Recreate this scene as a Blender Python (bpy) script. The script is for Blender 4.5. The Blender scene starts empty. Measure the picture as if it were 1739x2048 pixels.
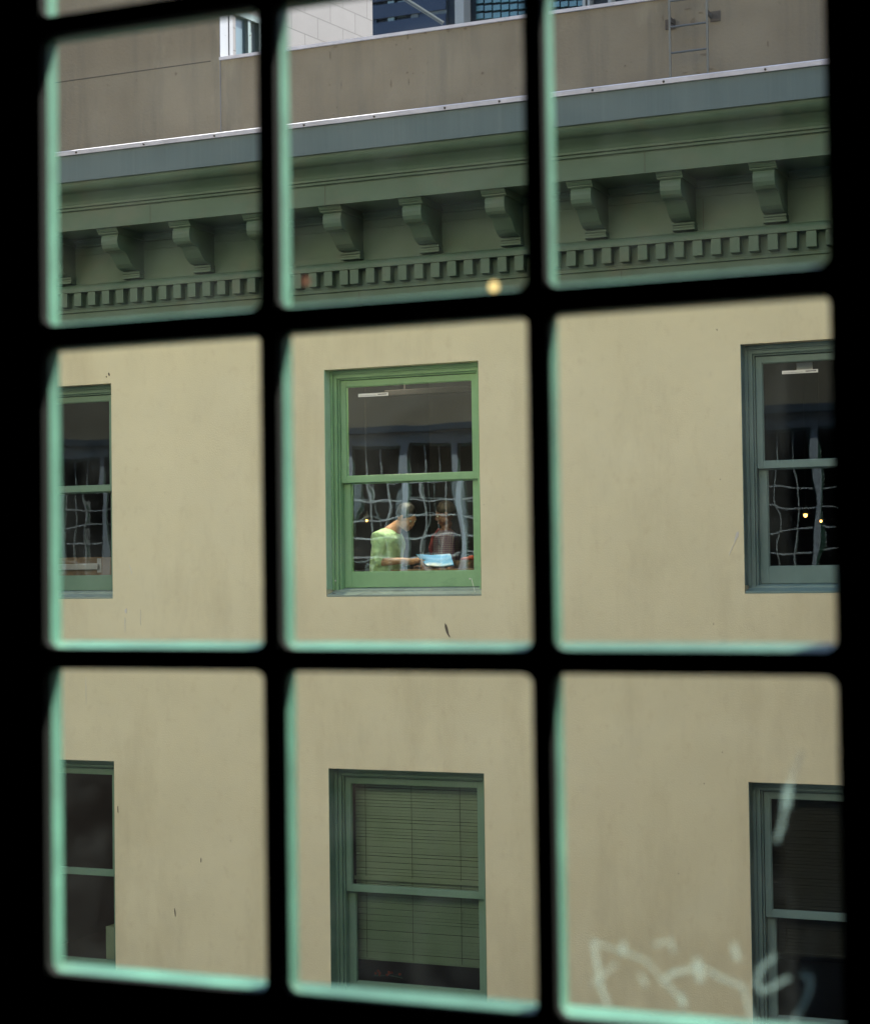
import bpy, bmesh, math, random
from mathutils import Vector, Matrix, Euler
random.seed(7)
S = bpy.context.scene
C = S.collection
rad = math.radians

# ---------------------------------------------------------------- camera
YAW, PITCH, ROLL, FPX = rad(23.6447), rad(1.8220), rad(-0.76696), 3776.4
D = 15.5                                   # facade plane, metres in front of the camera
cy, sy, cp, sp = math.cos(YAW), math.sin(YAW), math.cos(PITCH), math.sin(PITCH)
f_ = Vector((-sy*cp, cy*cp, sp)); r0 = Vector((cy, sy, 0)); u0 = r0.cross(f_)
r_ = math.cos(ROLL)*r0 + math.sin(ROLL)*u0
u_ = -math.sin(ROLL)*r0 + math.cos(ROLL)*u0
cd = bpy.data.cameras.new('camera'); cam = bpy.data.objects.new('camera', cd); C.objects.link(cam)
cam.matrix_world = Matrix(((r_.x, u_.x, -f_.x, 0), (r_.y, u_.y, -f_.y, 0), (r_.z, u_.z, -f_.z, 0), (0, 0, 0, 1)))
cd.sensor_fit = 'HORIZONTAL'; cd.sensor_width = 36; cd.lens = FPX/1739*36
cd.clip_start = 0.05; cd.clip_end = 3000
cd.dof.use_dof = True; cd.dof.focus_distance = 16.8; cd.dof.aperture_fstop = 6.6
S.camera = cam
S.render.resolution_x, S.render.resolution_y = 869, 1024

def W(px, py, Y=D):                        # photograph pixel -> world point on the plane y = Y
    d = r_*((px-869.5)/FPX) - u_*((py-1024)/FPX) + f_
    return d*(Y/d.y)
def WP(px, py, p, n):                      # photograph pixel -> world point on any plane
    d = r_*((px-869.5)/FPX) - u_*((py-1024)/FPX) + f_
    return d*(p.dot(n)/d.dot(n))
def Z1(zx, zy, Y):                         # coordinates of my enlargement of the reading man's window
    return W(640+zx*0.19551, 940+zy*0.19551, Y)

# ---------------------------------------------------------------- light
SUN_EL, SUN_AZ = rad(52), rad(52)          # azimuth measured from +Y towards +X
wd = bpy.data.worlds.new('World'); S.world = wd; wd.use_nodes = True
nt = wd.node_tree; sk = nt.nodes.new('ShaderNodeTexSky'); sk.sky_type = 'NISHITA'; sk.sun_disc = False
sk.sun_elevation = SUN_EL; sk.sun_rotation = SUN_AZ
bg = nt.nodes['Background']; nt.links.new(sk.outputs[0], bg.inputs[0]); bg.inputs[1].default_value = 0.10
sl = bpy.data.lights.new('sun', 'SUN'); sl.energy = 3.6; sl.angle = rad(0.6); sl.color = (1, .95, .87)
so = bpy.data.objects.new('sun', sl); C.objects.link(so)
sd = Vector((math.sin(SUN_AZ)*math.cos(SUN_EL), math.cos(SUN_AZ)*math.cos(SUN_EL), math.sin(SUN_EL)))
so.rotation_euler = sd.to_track_quat('Z', 'Y').to_euler(); so.location = (8, 8, 30)
S.view_settings.view_transform = 'Standard'; S.view_settings.look = 'None'
S.view_settings.exposure = 2.72; S.view_settings.gamma = 1
S.render.engine = 'CYCLES'
S.cycles.max_bounces = 10; S.cycles.diffuse_bounces = 5; S.cycles.transparent_max_bounces = 16

# ---------------------------------------------------------------- materials
def mat(name, col, rough=.7, var=.12, vscale=3, stretch=(1, 1, 1), bump=0, bscale=60, metal=0, spec=.4,
        stains=None, sheen=None):
    m = bpy.data.materials.new(name); m.use_nodes = True; n = m.node_tree; N = n.nodes; L = n.links
    b = N['Principled BSDF']; b.inputs['Roughness'].default_value = rough; b.inputs['Metallic'].default_value = metal
    b.inputs['Specular IOR Level'].default_value = spec
    tc = N.new('ShaderNodeTexCoord'); mp = N.new('ShaderNodeMapping'); mp.inputs['Scale'].default_value = stretch
    L.new(tc.outputs['Object'], mp.inputs[0])
    no = N.new('ShaderNodeTexNoise'); no.inputs['Scale'].default_value = vscale; no.inputs['Detail'].default_value = 6
    no.inputs['Roughness'].default_value = .6; L.new(mp.outputs[0], no.inputs['Vector'])
    mr = N.new('ShaderNodeMapRange'); mr.inputs[1].default_value = .25; mr.inputs[2].default_value = .75
    mr.inputs[3].default_value = 1-var; mr.inputs[4].default_value = 1+var; L.new(no.outputs[0], mr.inputs[0])
    mx = N.new('ShaderNodeVectorMath'); mx.operation = 'SCALE'; mx.inputs[0].default_value = col
    L.new(mr.outputs[0], mx.inputs['Scale']); out = mx.outputs[0]
    if stains:                              # (colour, scale vector, threshold lo, hi)
        for (sc, sv, lo, hi, amt) in stains:
            m2 = N.new('ShaderNodeMapping'); m2.inputs['Scale'].default_value = sv; L.new(tc.outputs['Object'], m2.inputs[0])
            n2 = N.new('ShaderNodeTexNoise'); n2.inputs['Scale'].default_value = 1; n2.inputs['Detail'].default_value = 8
            n2.inputs['Roughness'].default_value = .65
            L.new(m2.outputs[0], n2.inputs['Vector'])
            r2 = N.new('ShaderNodeMapRange'); r2.inputs[1].default_value = lo; r2.inputs[2].default_value = hi
            r2.inputs[4].default_value = amt; L.new(n2.outputs[0], r2.inputs[0])
            mm = N.new('ShaderNodeMix'); mm.data_type = 'RGBA'; mm.inputs[7].default_value = (*sc, 1)
            L.new(r2.outputs[0], mm.inputs[0]); L.new(out, mm.inputs[6]); out = mm.outputs[2]
    L.new(out, b.inputs['Base Color'])
    if bump:
        bn = N.new('ShaderNodeTexNoise'); bn.inputs['Scale'].default_value = bscale; bn.inputs['Detail'].default_value = 5
        L.new(mp.outputs[0], bn.inputs['Vector'])
        bu = N.new('ShaderNodeBump'); bu.inputs['Distance'].default_value = bump; bu.inputs['Strength'].default_value = 1
        L.new(bn.outputs[0], bu.inputs['Height']); L.new(bu.outputs[0], b.inputs['Normal'])
    return m

def glass(name, refl=.16, tint=(.9, .95, .93), warp=0.0, wscale=(4, 4, 3), seed=0, rough=0.0):
    m = bpy.data.materials.new(name); m.use_nodes = True; n = m.node_tree; N = n.nodes; L = n.links
    N.remove(N['Principled BSDF'])
    tr = N.new('ShaderNodeBsdfTransparent'); tr.inputs[0].default_value = (*tint, 1)
    gl = N.new('ShaderNodeBsdfGlossy'); gl.inputs['Roughness'].default_value = rough; gl.inputs[0].default_value = (.95, 1, 1, 1)
    mi = N.new('ShaderNodeMixShader')
    fr = N.new('ShaderNodeLayerWeight'); fr.inputs[0].default_value = .3
    mr = N.new('ShaderNodeMapRange'); mr.inputs[3].default_value = refl*.8; mr.inputs[4].default_value = 1
    L.new(fr.outputs['Fresnel'], mr.inputs[0]); mr.inputs[1].default_value = .05
    L.new(mr.outputs[0], mi.inputs[0]); L.new(tr.outputs[0], mi.inputs[1]); L.new(gl.outputs[0], mi.inputs[2])
    if warp:
        tc = N.new('ShaderNodeTexCoord'); mp = N.new('ShaderNodeMapping'); mp.inputs['Scale'].default_value = wscale
        mp.inputs['Location'].default_value = (seed*3.1, seed*1.7, seed*.9)
        no = N.new('ShaderNodeTexNoise'); no.inputs['Scale'].default_value = 1; no.inputs['Detail'].default_value = .6
        L.new(tc.outputs['Object'], mp.inputs[0]); L.new(mp.outputs[0], no.inputs['Vector'])
        bu = N.new('ShaderNodeBump'); bu.inputs['Distance'].default_value = warp; L.new(no.outputs[0], bu.inputs['Height'])
        L.new(bu.outputs[0], gl.inputs['Normal'])
    L.new(mi.outputs[0], N['Material Output'].inputs[0])
    return m

def near_glass():
    m = M['g_near']; n = m.node_tree; N = n.nodes; L = n.links
    out = N['Material Output']; src = out.inputs[0].links[0].from_socket
    tl = N.new('ShaderNodeBsdfTranslucent'); tl.inputs[0].default_value = (.55, .62, .58, 1)
    tc = N.new('ShaderNodeTexCoord'); no = N.new('ShaderNodeTexNoise'); no.inputs['Scale'].default_value = 9; no.inputs['Detail'].default_value = 7
    no.inputs['Roughness'].default_value = .7; no.inputs['Distortion'].default_value = 1.5
    L.new(tc.outputs['Object'], no.inputs['Vector'])
    mr = N.new('ShaderNodeMapRange'); mr.inputs[1].default_value = .42; mr.inputs[2].default_value = .85; mr.inputs[3].default_value = .001; mr.inputs[4].default_value = .022
    L.new(no.outputs[0], mr.inputs[0]); mi = N.new('ShaderNodeMixShader'); L.new(mr.outputs[0], mi.inputs[0])
    L.new(src, mi.inputs[1]); L.new(tl.outputs[0], mi.inputs[2]); L.new(mi.outputs[0], out.inputs[0])

def emit(name, col, s):
    m = bpy.data.materials.new(name); m.use_nodes = True; b = m.node_tree.nodes['Principled BSDF']
    b.inputs['Emission Color'].default_value = (*col, 1); b.inputs['Emission Strength'].default_value = s
    b.inputs['Base Color'].default_value = (*col, 1)
    return m

M = {}
M['stucco'] = mat('cream stucco', (.69, .652, .432), .9, .05, 1.3, bump=.0022, bscale=70, spec=.15,
    stains=[((.50, .45, .28), (1.2, 1, .35), .50, .72, .55), ((.56, .50, .31), (9, 1, 7), .55, .72, .35), ((.66, .60, .42), (.8, 1, 1.4), .6, .8, .35)])
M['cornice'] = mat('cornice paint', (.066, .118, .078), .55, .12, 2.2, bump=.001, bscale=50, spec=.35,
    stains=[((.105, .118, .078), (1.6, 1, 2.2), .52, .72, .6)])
M['green'] = mat('sash green paint', (.215, .41, .20), .5, .10, 3, bump=.0007, bscale=45, spec=.4,
    stains=[((.10, .22, .12), (3, 3, 9), .58, .75, .5)])
M['jamb_bright'] = mat('brightened pale green paint', (.40, .62, .40), .5, .1, 4)  # brightness of the left reveal put into the colour, where little light reaches
M['green_dark'] = mat('darker sash paint', (.125, .225, .150), .55, .12, 3, bump=.0007, bscale=45,  # darker green for the left windows and the lower middle one
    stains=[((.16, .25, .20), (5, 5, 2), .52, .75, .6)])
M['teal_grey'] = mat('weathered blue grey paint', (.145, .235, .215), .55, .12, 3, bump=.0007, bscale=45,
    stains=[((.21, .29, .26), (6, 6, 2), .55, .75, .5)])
M['sill'] = mat('weathered sill paint', (.24, .31, .255), .7, .15, 5, (1, 1, 4), bump=.001,
    stains=[((.12, .14, .12), (5, 5, 20), .55, .7, .6)])
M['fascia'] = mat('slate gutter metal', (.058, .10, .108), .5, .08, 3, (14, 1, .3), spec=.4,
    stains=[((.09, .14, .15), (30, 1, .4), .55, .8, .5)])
M['flash'] = mat('white edge flashing', (.42, .42, .45), .6, .2, 4, spec=.3)
M['concrete'] = mat('streaked concrete', (.172, .152, .112), .9, .12, 1.1, bump=.004, bscale=35, spec=.15,
    stains=[((.135, .125, .098), (5, 1, .45), .50, .68, .7), ((.075, .07, .06), (8, 1, 3.0), .66, .76, .8),
            ((.29, .265, .195), (1.4, 1, .5), .58, .75, .5)])
M['seam'] = mat('dark seam', (.05, .045, .035), .9)
M['scuff'] = mat('dark scuff', (.12, .10, .07), .9)
M['drip'] = mat('pale drip', (.62, .62, .56), .8)
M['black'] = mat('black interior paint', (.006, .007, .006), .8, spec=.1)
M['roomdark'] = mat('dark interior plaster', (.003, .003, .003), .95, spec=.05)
M['muntin'] = mat('sea green muntin paint', (.029, .080, .055), .5, .35, 12, bump=.0005, bscale=40, spec=.4)
M['muntin_pale'] = mat('pale outer muntin paint', (.40, .46, .47), .5, .08, 8)
M['pier'] = mat('blue grey pier paint', (.33, .40, .45), .7, .08, 2)
M['navy'] = mat('navy spandrel', (.03, .05, .07), .6, .1, 2)
M['plaster'] = mat('pale bounce plaster', (.70, .60, .42), .9, .08, 1)
M['olive'] = mat('olive plaster', (.16, .15, .11), .9, .12, 1.5)
M['asphalt'] = mat('asphalt', (.05, .05, .052), .9, .2, 6, bump=.004)
M['pave'] = mat('pavement', (.28, .27, .25), .9, .12, 3)
M['curb'] = mat('kerb', (.33, .32, .30), .9, .1, 3)
M['basebrick'] = mat('bounce-damping dark brick', (.06, .045, .035), .9, .2, 8)  # kept dark to cut bounce and reflections low on the cream building
M['brick'] = mat('brown brick', (.20, .12, .08), .9, .2, 8)
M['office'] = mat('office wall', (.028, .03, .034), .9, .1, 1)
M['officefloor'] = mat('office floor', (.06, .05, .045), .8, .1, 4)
M['wood'] = mat('desk wood', (.20, .12, .06), .5, .2, 4, (1, 8, 1))
M['skin'] = mat('skin', (.50, .28, .19), .55, .08, 12, spec=.4)
M['skin_dim'] = mat('dimmed ruddy skin', (.17, .09, .072), .55, .08, 12)  # skin of the deeper figure, darkened in colour to look less lit
M['hair'] = mat('black hair', (.012, .010, .010), .45, .3, 30, (1, 1, 6), bump=.004, bscale=50)
M['hair_dim'] = mat('dimmed grey brown hair', (.03, .025, .022), .6, .3, 30)  # hair darkened along with the skin to look less lit
M['shirt'] = mat('light green shirt', (.58, .84, .56), .85, .16, 9, bump=.05, bscale=11, spec=.2)
M['trouser'] = mat('dark trousers', (.03, .035, .05), .9)
M['paper'] = mat('white paper', (.8, .82, .82), .8, .04, 5)
M['bluepaper'] = mat('pale blue page', (.14, .42, .88), .7, .25, 5, (1, 1, 1), stains=[((.8, .88, .95), (2.4, 2.4, 2.4), .48, .62, .9)])
M['card'] = mat('cardboard', (.20, .135, .085), .85, .12, 6)
M['red'] = mat('red cloth', (.30, .045, .02), .7, .2, 9)
M['metal'] = mat('galvanised metal', (.09, .10, .10), .45, .12, 8, metal=.4)
M['rust'] = mat('rusty stained steel', (.06, .05, .04), .8, .4, 15)
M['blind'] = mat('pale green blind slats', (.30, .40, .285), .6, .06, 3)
M['blind_dark'] = mat('dark blind slats', (.014, .018, .017), .6, .06, 3)  # dark slats of the blind in the bottom right window
M['white'] = mat('white plastic', (.75, .78, .74), .5, .03)
M['ink'] = mat('black print', (.02, .02, .02), .7)
M['ceil'] = mat('ceiling tile', (.35, .34, .31), .9, .05, 2)
M['g_up'] = glass('upper sash glass', .10, warp=.0014, wscale=(2.2, 2.2, 1.6), seed=1)
M['g_lo'] = glass('lower sash glass', .12, warp=.0021, wscale=(2.6, 3, 1.7), seed=2)
M['g_lo2'] = glass('lower inner glass', .09, warp=.0026, wscale=(3.0, 3, 1.6), seed=9)
M['g_up_d'] = glass('dim upper glass', .05, warp=.0014, wscale=(2.2, 2.2, 1.6), seed=4)
M['g_lo_d'] = glass('dim lower glass', .05, warp=.0018, wscale=(3.0, 3, 1.8), seed=6)
M['g_near'] = glass('near window glass', .012, tint=(.97, .985, .97))
near_glass()
M['g_far'] = glass('tinted far glass', .5, tint=(.3, .4, .45))

def block_mat(name, col, mortar, bw, bh):
    m = mat(name, col, .8, .06, 4, bump=0); n = m.node_tree; N = n.nodes; L = n.links
    b = N['Principled BSDF']; src = b.inputs['Base Color'].links[0].from_socket
    tc = N.new('ShaderNodeTexCoord'); mp = N.new('ShaderNodeMapping'); mp.inputs['Rotation'].default_value = (rad(-90), 0, 0)
    L.new(tc.outputs['UV'], mp.inputs[0]); mp.inputs['Rotation'].default_value = (0, 0, 0)
    br = N.new('ShaderNodeTexBrick'); br.inputs['Scale'].default_value = 1; br.inputs['Brick Width'].default_value = bw
    br.inputs['Row Height'].default_value = bh; br.inputs['Mortar Size'].default_value = .006; br.inputs['Mortar Smooth'].default_value = .3
    br.inputs['Color1'].default_value = (1, 1, 1, 1); br.inputs['Color2'].default_value = (.93, .93, .93, 1)
    br.inputs['Mortar'].default_value = (*mortar, 1); L.new(mp.outputs[0], br.inputs['Vector'])
    mx = N.new('ShaderNodeMix'); mx.data_type = 'RGBA'; mx.blend_type = 'MULTIPLY'; mx.inputs[0].default_value = 1
    L.new(src, mx.inputs[6]); L.new(br.outputs['Color'], mx.inputs[7]); L.new(mx.outputs[2], b.inputs['Base Color'])
    return m
M['block'] = block_mat('white painted block', (.085, .084, .089), (.45, .45, .45), .46, .22)

def gingham(name):
    m = bpy.data.materials.new(name); m.use_nodes = True; n = m.node_tree; N = n.nodes; L = n.links
    b = N['Principled BSDF']; b.inputs['Roughness'].default_value = .85
    tc = N.new('ShaderNodeTexCoord'); sx = N.new('ShaderNodeSeparateXYZ'); L.new(tc.outputs['Object'], sx.inputs[0])
    fac = None
    for ax in (0, 2):
        w = N.new('ShaderNodeMath'); w.operation = 'MULTIPLY'; w.inputs[1].default_value = 330; L.new(sx.outputs[ax], w.inputs[0])
        s = N.new('ShaderNodeMath'); s.operation = 'SINE'; L.new(w.outputs[0], s.inputs[0])
        g = N.new('ShaderNodeMath'); g.operation = 'GREATER_THAN'; g.inputs[1].default_value = .1; L.new(s.outputs[0], g.inputs[0])
        if fac is None: fac = g
        else:
            a = N.new('ShaderNodeMath'); a.operation = 'ADD'; L.new(fac.outputs[0], a.inputs[0]); L.new(g.outputs[0], a.inputs[1])
            d = N.new('ShaderNodeMath'); d.operation = 'MULTIPLY'; d.inputs[1].default_value = .5; L.new(a.outputs[0], d.inputs[0]); fac = d
    mx = N.new('ShaderNodeMix'); mx.data_type = 'RGBA'; mx.inputs[6].default_value = (.27, .25, .30, 1); mx.inputs[7].default_value = (.12, .05, .17, 1)
    L.new(fac.outputs[0], mx.inputs[0]); L.new(mx.outputs[2], b.inputs['Base Color'])
    return m
M['gingham'] = gingham('dimmed purple gingham cloth')  # cloth colours lowered so the deeper figure looks less lit

# ---------------------------------------------------------------- mesh helpers
def wloc(o):
    v = Vector((0, 0, 0))
    while o: v += o.location; o = o.parent
    return v
class MB:
    def __init__(s): s.v = []; s.f = []; s.m = []
    def add(s, vs, fs, mi=0):
        k = len(s.v); s.v += [Vector(p) for p in vs]; s.f += [tuple(i+k for i in q) for q in fs]; s.m += [mi]*len(fs); return s
    def box(s, x0, x1, y0, y1, z0, z1, mi=0):
        vs = [(x, y, z) for x in (x0, x1) for y in (y0, y1) for z in (z0, z1)]
        return s.add(vs, [(0, 1, 3, 2), (4, 6, 7, 5), (0, 4, 5, 1), (2, 3, 7, 6), (0, 2, 6, 4), (1, 5, 7, 3)], mi)
    def prism_x(s, prof, x0, x1, mi=0):     # prof: list of (y,z)
        n = len(prof); vs = [(x0, a, b) for a, b in prof]+[(x1, a, b) for a, b in prof]
        fs = [(i, (i+1) % n, n+(i+1) % n, n+i) for i in range(n)]+[tuple(range(n))[::-1], tuple(range(n, 2*n))]
        return s.add(vs, fs, mi)
    def hexa(s, a, mi=0):                   # 4 front + 4 back points
        return s.add(a, [(0, 1, 2, 3), (7, 6, 5, 4), (0, 4, 5, 1), (1, 5, 6, 2), (2, 6, 7, 3), (3, 7, 4, 0)], mi)
    def tube(s, pts, rr, n=8, mi=0):
        pts = [Vector(p) for p in pts]; rr = rr if isinstance(rr, (list, tuple)) else [rr]*len(pts)
        k = []; up = Vector((0, 0, 1))
        for i, p in enumerate(pts):
            t = (pts[min(i+1, len(pts)-1)]-pts[max(i-1, 0)]).normalized()
            a = t.cross(up)
            if a.length < .05: a = t.cross(Vector((1, 0, 0)))
            a.normalize(); b = t.cross(a)
            k.append([p+(a*math.cos(2*math.pi*j/n)+b*math.sin(2*math.pi*j/n))*rr[i] for j in range(n)])
        vs = [q for ring in k for q in ring]; fs = []
        for i in range(len(pts)-1):
            for j in range(n): fs.append((i*n+j, i*n+(j+1) % n, (i+1)*n+(j+1) % n, (i+1)*n+j))
        fs += [tuple(range(n))[::-1], tuple(range((len(pts)-1)*n, len(pts)*n))]
        return s.add(vs, fs, mi)
    def ell(s, c, r, mi=0, mtx=None, u=16, v=10):
        c = Vector(c); vs = []; fs = []
        for i in range(v+1):
            th = math.pi*i/v
            for j in range(u):
                ph = 2*math.pi*j/u; p = Vector((r[0]*math.sin(th)*math.cos(ph), r[1]*math.sin(th)*math.sin(ph), r[2]*math.cos(th)))
                p = c+p
                vs.append(mtx @ p if mtx else p)
        for i in range(v):
            for j in range(u): fs.append((i*u+j, (i+1)*u+j, (i+1)*u+(j+1) % u, i*u+(j+1) % u))
        return s.add(vs, fs, mi)
    def build(s, name, mats, parent=None, smooth=False, bevel=0, mods=None):
        me = bpy.data.meshes.new(name); off = wloc(parent) if parent else Vector((0, 0, 0))
        me.from_pydata([v-off for v in s.v], [], s.f); me.validate()
        for mm in (mats if isinstance(mats, (list, tuple)) else [mats]): me.materials.append(M[mm] if isinstance(mm, str) else mm)
        for p, i in zip(me.polygons, s.m): p.material_index = i
        bm = bmesh.new(); bm.from_mesh(me); bmesh.ops.remove_doubles(bm, verts=bm.verts, dist=1e-6)
        bmesh.ops.recalc_face_normals(bm, faces=bm.faces); bm.to_mesh(me); bm.free()
        if smooth:
            for p in me.polygons: p.use_smooth = True
        o = bpy.data.objects.new(name, me); C.objects.link(o)
        if parent: o.parent = parent
        if bevel:
            b = o.modifiers.new('bevel', 'BEVEL'); b.width = bevel; b.segments = 2; b.limit_method = 'ANGLE'
        if mods: mods(o)
        return o
def tag(o, label=None, cat=None, group=None, kind=None):
    if label: o['label'] = label
    if cat: o['category'] = cat
    if group: o['group'] = group
    if kind: o['kind'] = kind
    return o
def thing(name, loc, label=None, cat=None, group=None, kind=None, parent=None):
    o = bpy.data.objects.new(name, None); C.objects.link(o); o.location = loc; o.empty_display_size = .1
    if parent: o.parent = parent; o.location = Vector(loc)-wloc(parent)
    return tag(o, label, cat, group, kind)
def copy_tree(o, parent=None):
    c = o.copy(); C.objects.link(c); c.parent = parent
    for ch in list(o.children): copy_tree(ch, c)
    return c
def pierced(x0, x1, z0, z1, yf, yb, holes):  # wall with rectangular openings, real thickness and reveals
    mb = MB(); xs = sorted({x0, x1, *[h[0] for h in holes], *[h[1] for h in holes]}); zs = sorted({z0, z1, *[h[2] for h in holes], *[h[3] for h in holes]})
    def solid(a, b):
        if a < 0 or b < 0 or a >= len(xs)-1 or b >= len(zs)-1: return False
        cx, cz = (xs[a]+xs[a+1])/2, (zs[b]+zs[b+1])/2
        return not any(h[0] < cx < h[1] and h[2] < cz < h[3] for h in holes)
    for a in range(len(xs)-1):
        for b in range(len(zs)-1):
            if not solid(a, b): continue
            X0, X1, Z0, Z1_ = xs[a], xs[a+1], zs[b], zs[b+1]
            mb.add([(X0, yf, Z0), (X1, yf, Z0), (X1, yf, Z1_), (X0, yf, Z1_)], [(0, 1, 2, 3)])
            mb.add([(X0, yb, Z0), (X1, yb, Z0), (X1, yb, Z1_), (X0, yb, Z1_)], [(3, 2, 1, 0)])
            if not solid(a-1, b): mb.add([(X0, yf, Z0), (X0, yb, Z0), (X0, yb, Z1_), (X0, yf, Z1_)], [(0, 1, 2, 3)])
            if not solid(a+1, b): mb.add([(X1, yf, Z0), (X1, yb, Z0), (X1, yb, Z1_), (X1, yf, Z1_)], [(3, 2, 1, 0)])
            if not solid(a, b-1): mb.add([(X0, yf, Z0), (X1, yf, Z0), (X1, yb, Z0), (X0, yb, Z0)], [(3, 2, 1, 0)])
            if not solid(a, b+1): mb.add([(X0, yf, Z1_), (X1, yf, Z1_), (X1, yb, Z1_), (X0, yb, Z1_)], [(0, 1, 2, 3)])
    return mb

GZ = -11.0
# ---------------------------------------------------------------- ground
tag(MB().box(-400, 400, -400, 400, GZ-.5, GZ).build('ground', 'pave'), 'grey paved ground around the buildings', 'ground', kind='structure')
tag(MB().box(-200, 200, 4.6, 12.4, GZ+.004, GZ+.008).build('road', 'asphalt'), 'asphalt street between the two buildings', 'road', kind='structure')
tag(MB().box(-200, 200, 12.4, 15.4, GZ+.004, GZ+.13).build('pavement', 'curb'), 'pavement in front of the cream building', 'pavement', kind='structure')
tag(MB().box(-200, 200, 1.8, 4.6, GZ+.004, GZ+.13).build('pavement', 'curb'), 'pavement under the near building', 'pavement', kind='structure')

# ---------------------------------------------------------------- cream building
WW, WH = 1.537, 2.092
COLS = [-11.737, -7.885, -3.972]
ROWS = [-.216, -3.977]
HGT = {-.216: 2.092, -3.977: 2.192}
XA, XB = -18.5, 4.5
house = thing('building', (-7, 15.5, GZ), 'cream stuccoed building with green sash windows under a bracketed green cornice', 'building')
holes = [(x, x+WW, z, z+HGT[z]) for x in COLS for z in ROWS]
pierced(XA, XB, GZ, 3.9, D, D+.40, holes).build('wall', 'stucco', house)
side = MB(); side.box(XA, XA+.3, D+.402, D+9, GZ, 3.9).box(XB-.3, XB, D+.402, D+9, GZ, 3.9).box(XA, XB, D+9.002, D+9.3, GZ, 3.9)
side.build('side_wall', 'stucco', house)
MB().box(XA, XB, D+.402, D+9.3, 3.902, 3.99).build('roof', 'concrete', house)

for xa_, xb_, dep in ((-17.5, -12.7, 1.5), (-1.9, XB, 6.0)):  # unseen wings added to darken the outer edges of the wall
    MB().box(xa_, xb_, D-dep, D-.003, GZ, 2.30).build('shade_wing', 'brick', house)
# cornice: profile in (projection, z)
def prof(pts): return [(D-p, z) for p, z in pts]
def arc(c, r, a0, a1, n=6): return [(c[0]+r[0]*math.cos(rad(a0+(a1-a0)*i/n)), c[1]+r[1]*math.sin(rad(a0+(a1-a0)*i/n))) for i in range(n+1)]
cor = thing('cornice', (-7, 15.5, 2.36), parent=house)
P = [(-.02, 2.36), (.035, 2.36), (.035, 2.575), (.055, 2.582), (.055, 2.602), (.045, 2.605), (.045, 2.765), (.135, 2.765), (.135, 2.785)]
P += arc((.075, 2.785), (.06, .06), 0, 90, 6)+[(.045, 2.845), (.045, 2.858), (.03, 2.860)]
P += [(.03, 3.135), (.024, 3.137), (.024, 3.143), (.03, 3.145), (.03, 3.215), (.05, 3.22), (.05, 3.235), (.075, 3.262), (.09, 3.268), (.09, 3.287), (.545, 3.287), (.545, 3.278), (.565, 3.278), (.565, 3.455)]
P += [(.572, 3.456), (.572, 3.459), (.590, 3.462), (.590, 3.478), (.583, 3.480), (.583, 3.486), (.605, 3.489), (.605, 3.508)]
P += [(.61+.085*(1-math.cos(math.pi*i/16)), 3.51+.10*i/8*.87) for i in range(1, 9)]
P += [(.70+.09*math.sin(math.pi*i/16), 3.60+.085*(1-math.cos(math.pi*i/16))) for i in range(1, 9)]
P += [(.795, 3.690), (.795, 3.93), (-.02, 3.93)]
P = [(p, z) for p, z in P]
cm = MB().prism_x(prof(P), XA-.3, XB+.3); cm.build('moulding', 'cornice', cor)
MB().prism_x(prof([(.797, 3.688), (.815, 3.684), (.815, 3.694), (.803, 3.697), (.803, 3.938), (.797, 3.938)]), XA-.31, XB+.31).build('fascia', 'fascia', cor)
MB().prism_x(prof([(.808, 3.934), (.822, 3.934), (.822, 3.972), (.79, 3.986), (.02, 4.02), (.02, 4.0), (.78, 3.955), (.808, 3.952)]), XA-.31, XB+.31).build('edge_flashing', 'flash', cor)
for px, py in [(155, 312), (290, 292), (431, 273), (610, 249), (750, 237), (891, 220), (1000, 206), (1186, 185), (1328, 167), (1531, 143)]:
    x = W(px, py, D-.8).x
    MB().tube([(x, D-.821, 3.952), (x, D-.835, 3.954)], [.011, .006], 8).build('screw', 'rust', cor)
# brackets
bp = [(0.031, 3.284), (.49, 3.284), (.49, 3.225), (.478, 3.219), (.487, 3.195), (.492, 3.165), (.486, 3.13), (.47, 3.1), (.44, 3.08), (.41, 3.074), (.375, 3.073), (.345, 3.062),
      (.315, 3.04), (.285, 3.01), (.25, 2.975), (.21, 2.95), (.165, 2.934), (.125, 2.932), (.105, 2.932), (.105, 2.860), (.031, 2.860)]
bcap = [(0.031, 3.286), (.535, 3.286), (.535, 3.268), (.527, 3.262), (.515, 3.246), (.502, 3.242), (.502, 3.232), (.49, 3.226), (0.031, 3.226)]
for k in range(-8, 12):
    x = -7.63+k*.782
    mb = MB().prism_x(prof(bp), x, x+.180)
    b = mb.build('bracket', 'cornice', cor, bevel=.003)
    c2 = MB().prism_x(prof(bcap), x-.022, x+.202)
    # base fillets and cap live in the bracket's own mesh
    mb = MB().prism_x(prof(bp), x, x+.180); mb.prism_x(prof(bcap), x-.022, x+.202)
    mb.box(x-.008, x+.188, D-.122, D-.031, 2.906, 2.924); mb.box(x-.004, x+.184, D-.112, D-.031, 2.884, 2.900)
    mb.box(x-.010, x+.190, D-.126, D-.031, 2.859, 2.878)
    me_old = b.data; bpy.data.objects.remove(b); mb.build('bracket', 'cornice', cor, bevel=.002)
# dentils
xj = W(702, 570, D-.1).x
n = 0; x = XA
ds = []
x = xj
while x < XB-.1: ds.append(x); x += .1605
x = xj-.105
while x > XA+3.2: ds.append(x); x -= .1605
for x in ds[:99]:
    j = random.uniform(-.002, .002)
    MB().box(x, x+.084, D-.124+j, D-.044, 2.632+j, 2.764).build('dentil', 'cornice', cor, bevel=.002)
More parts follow.
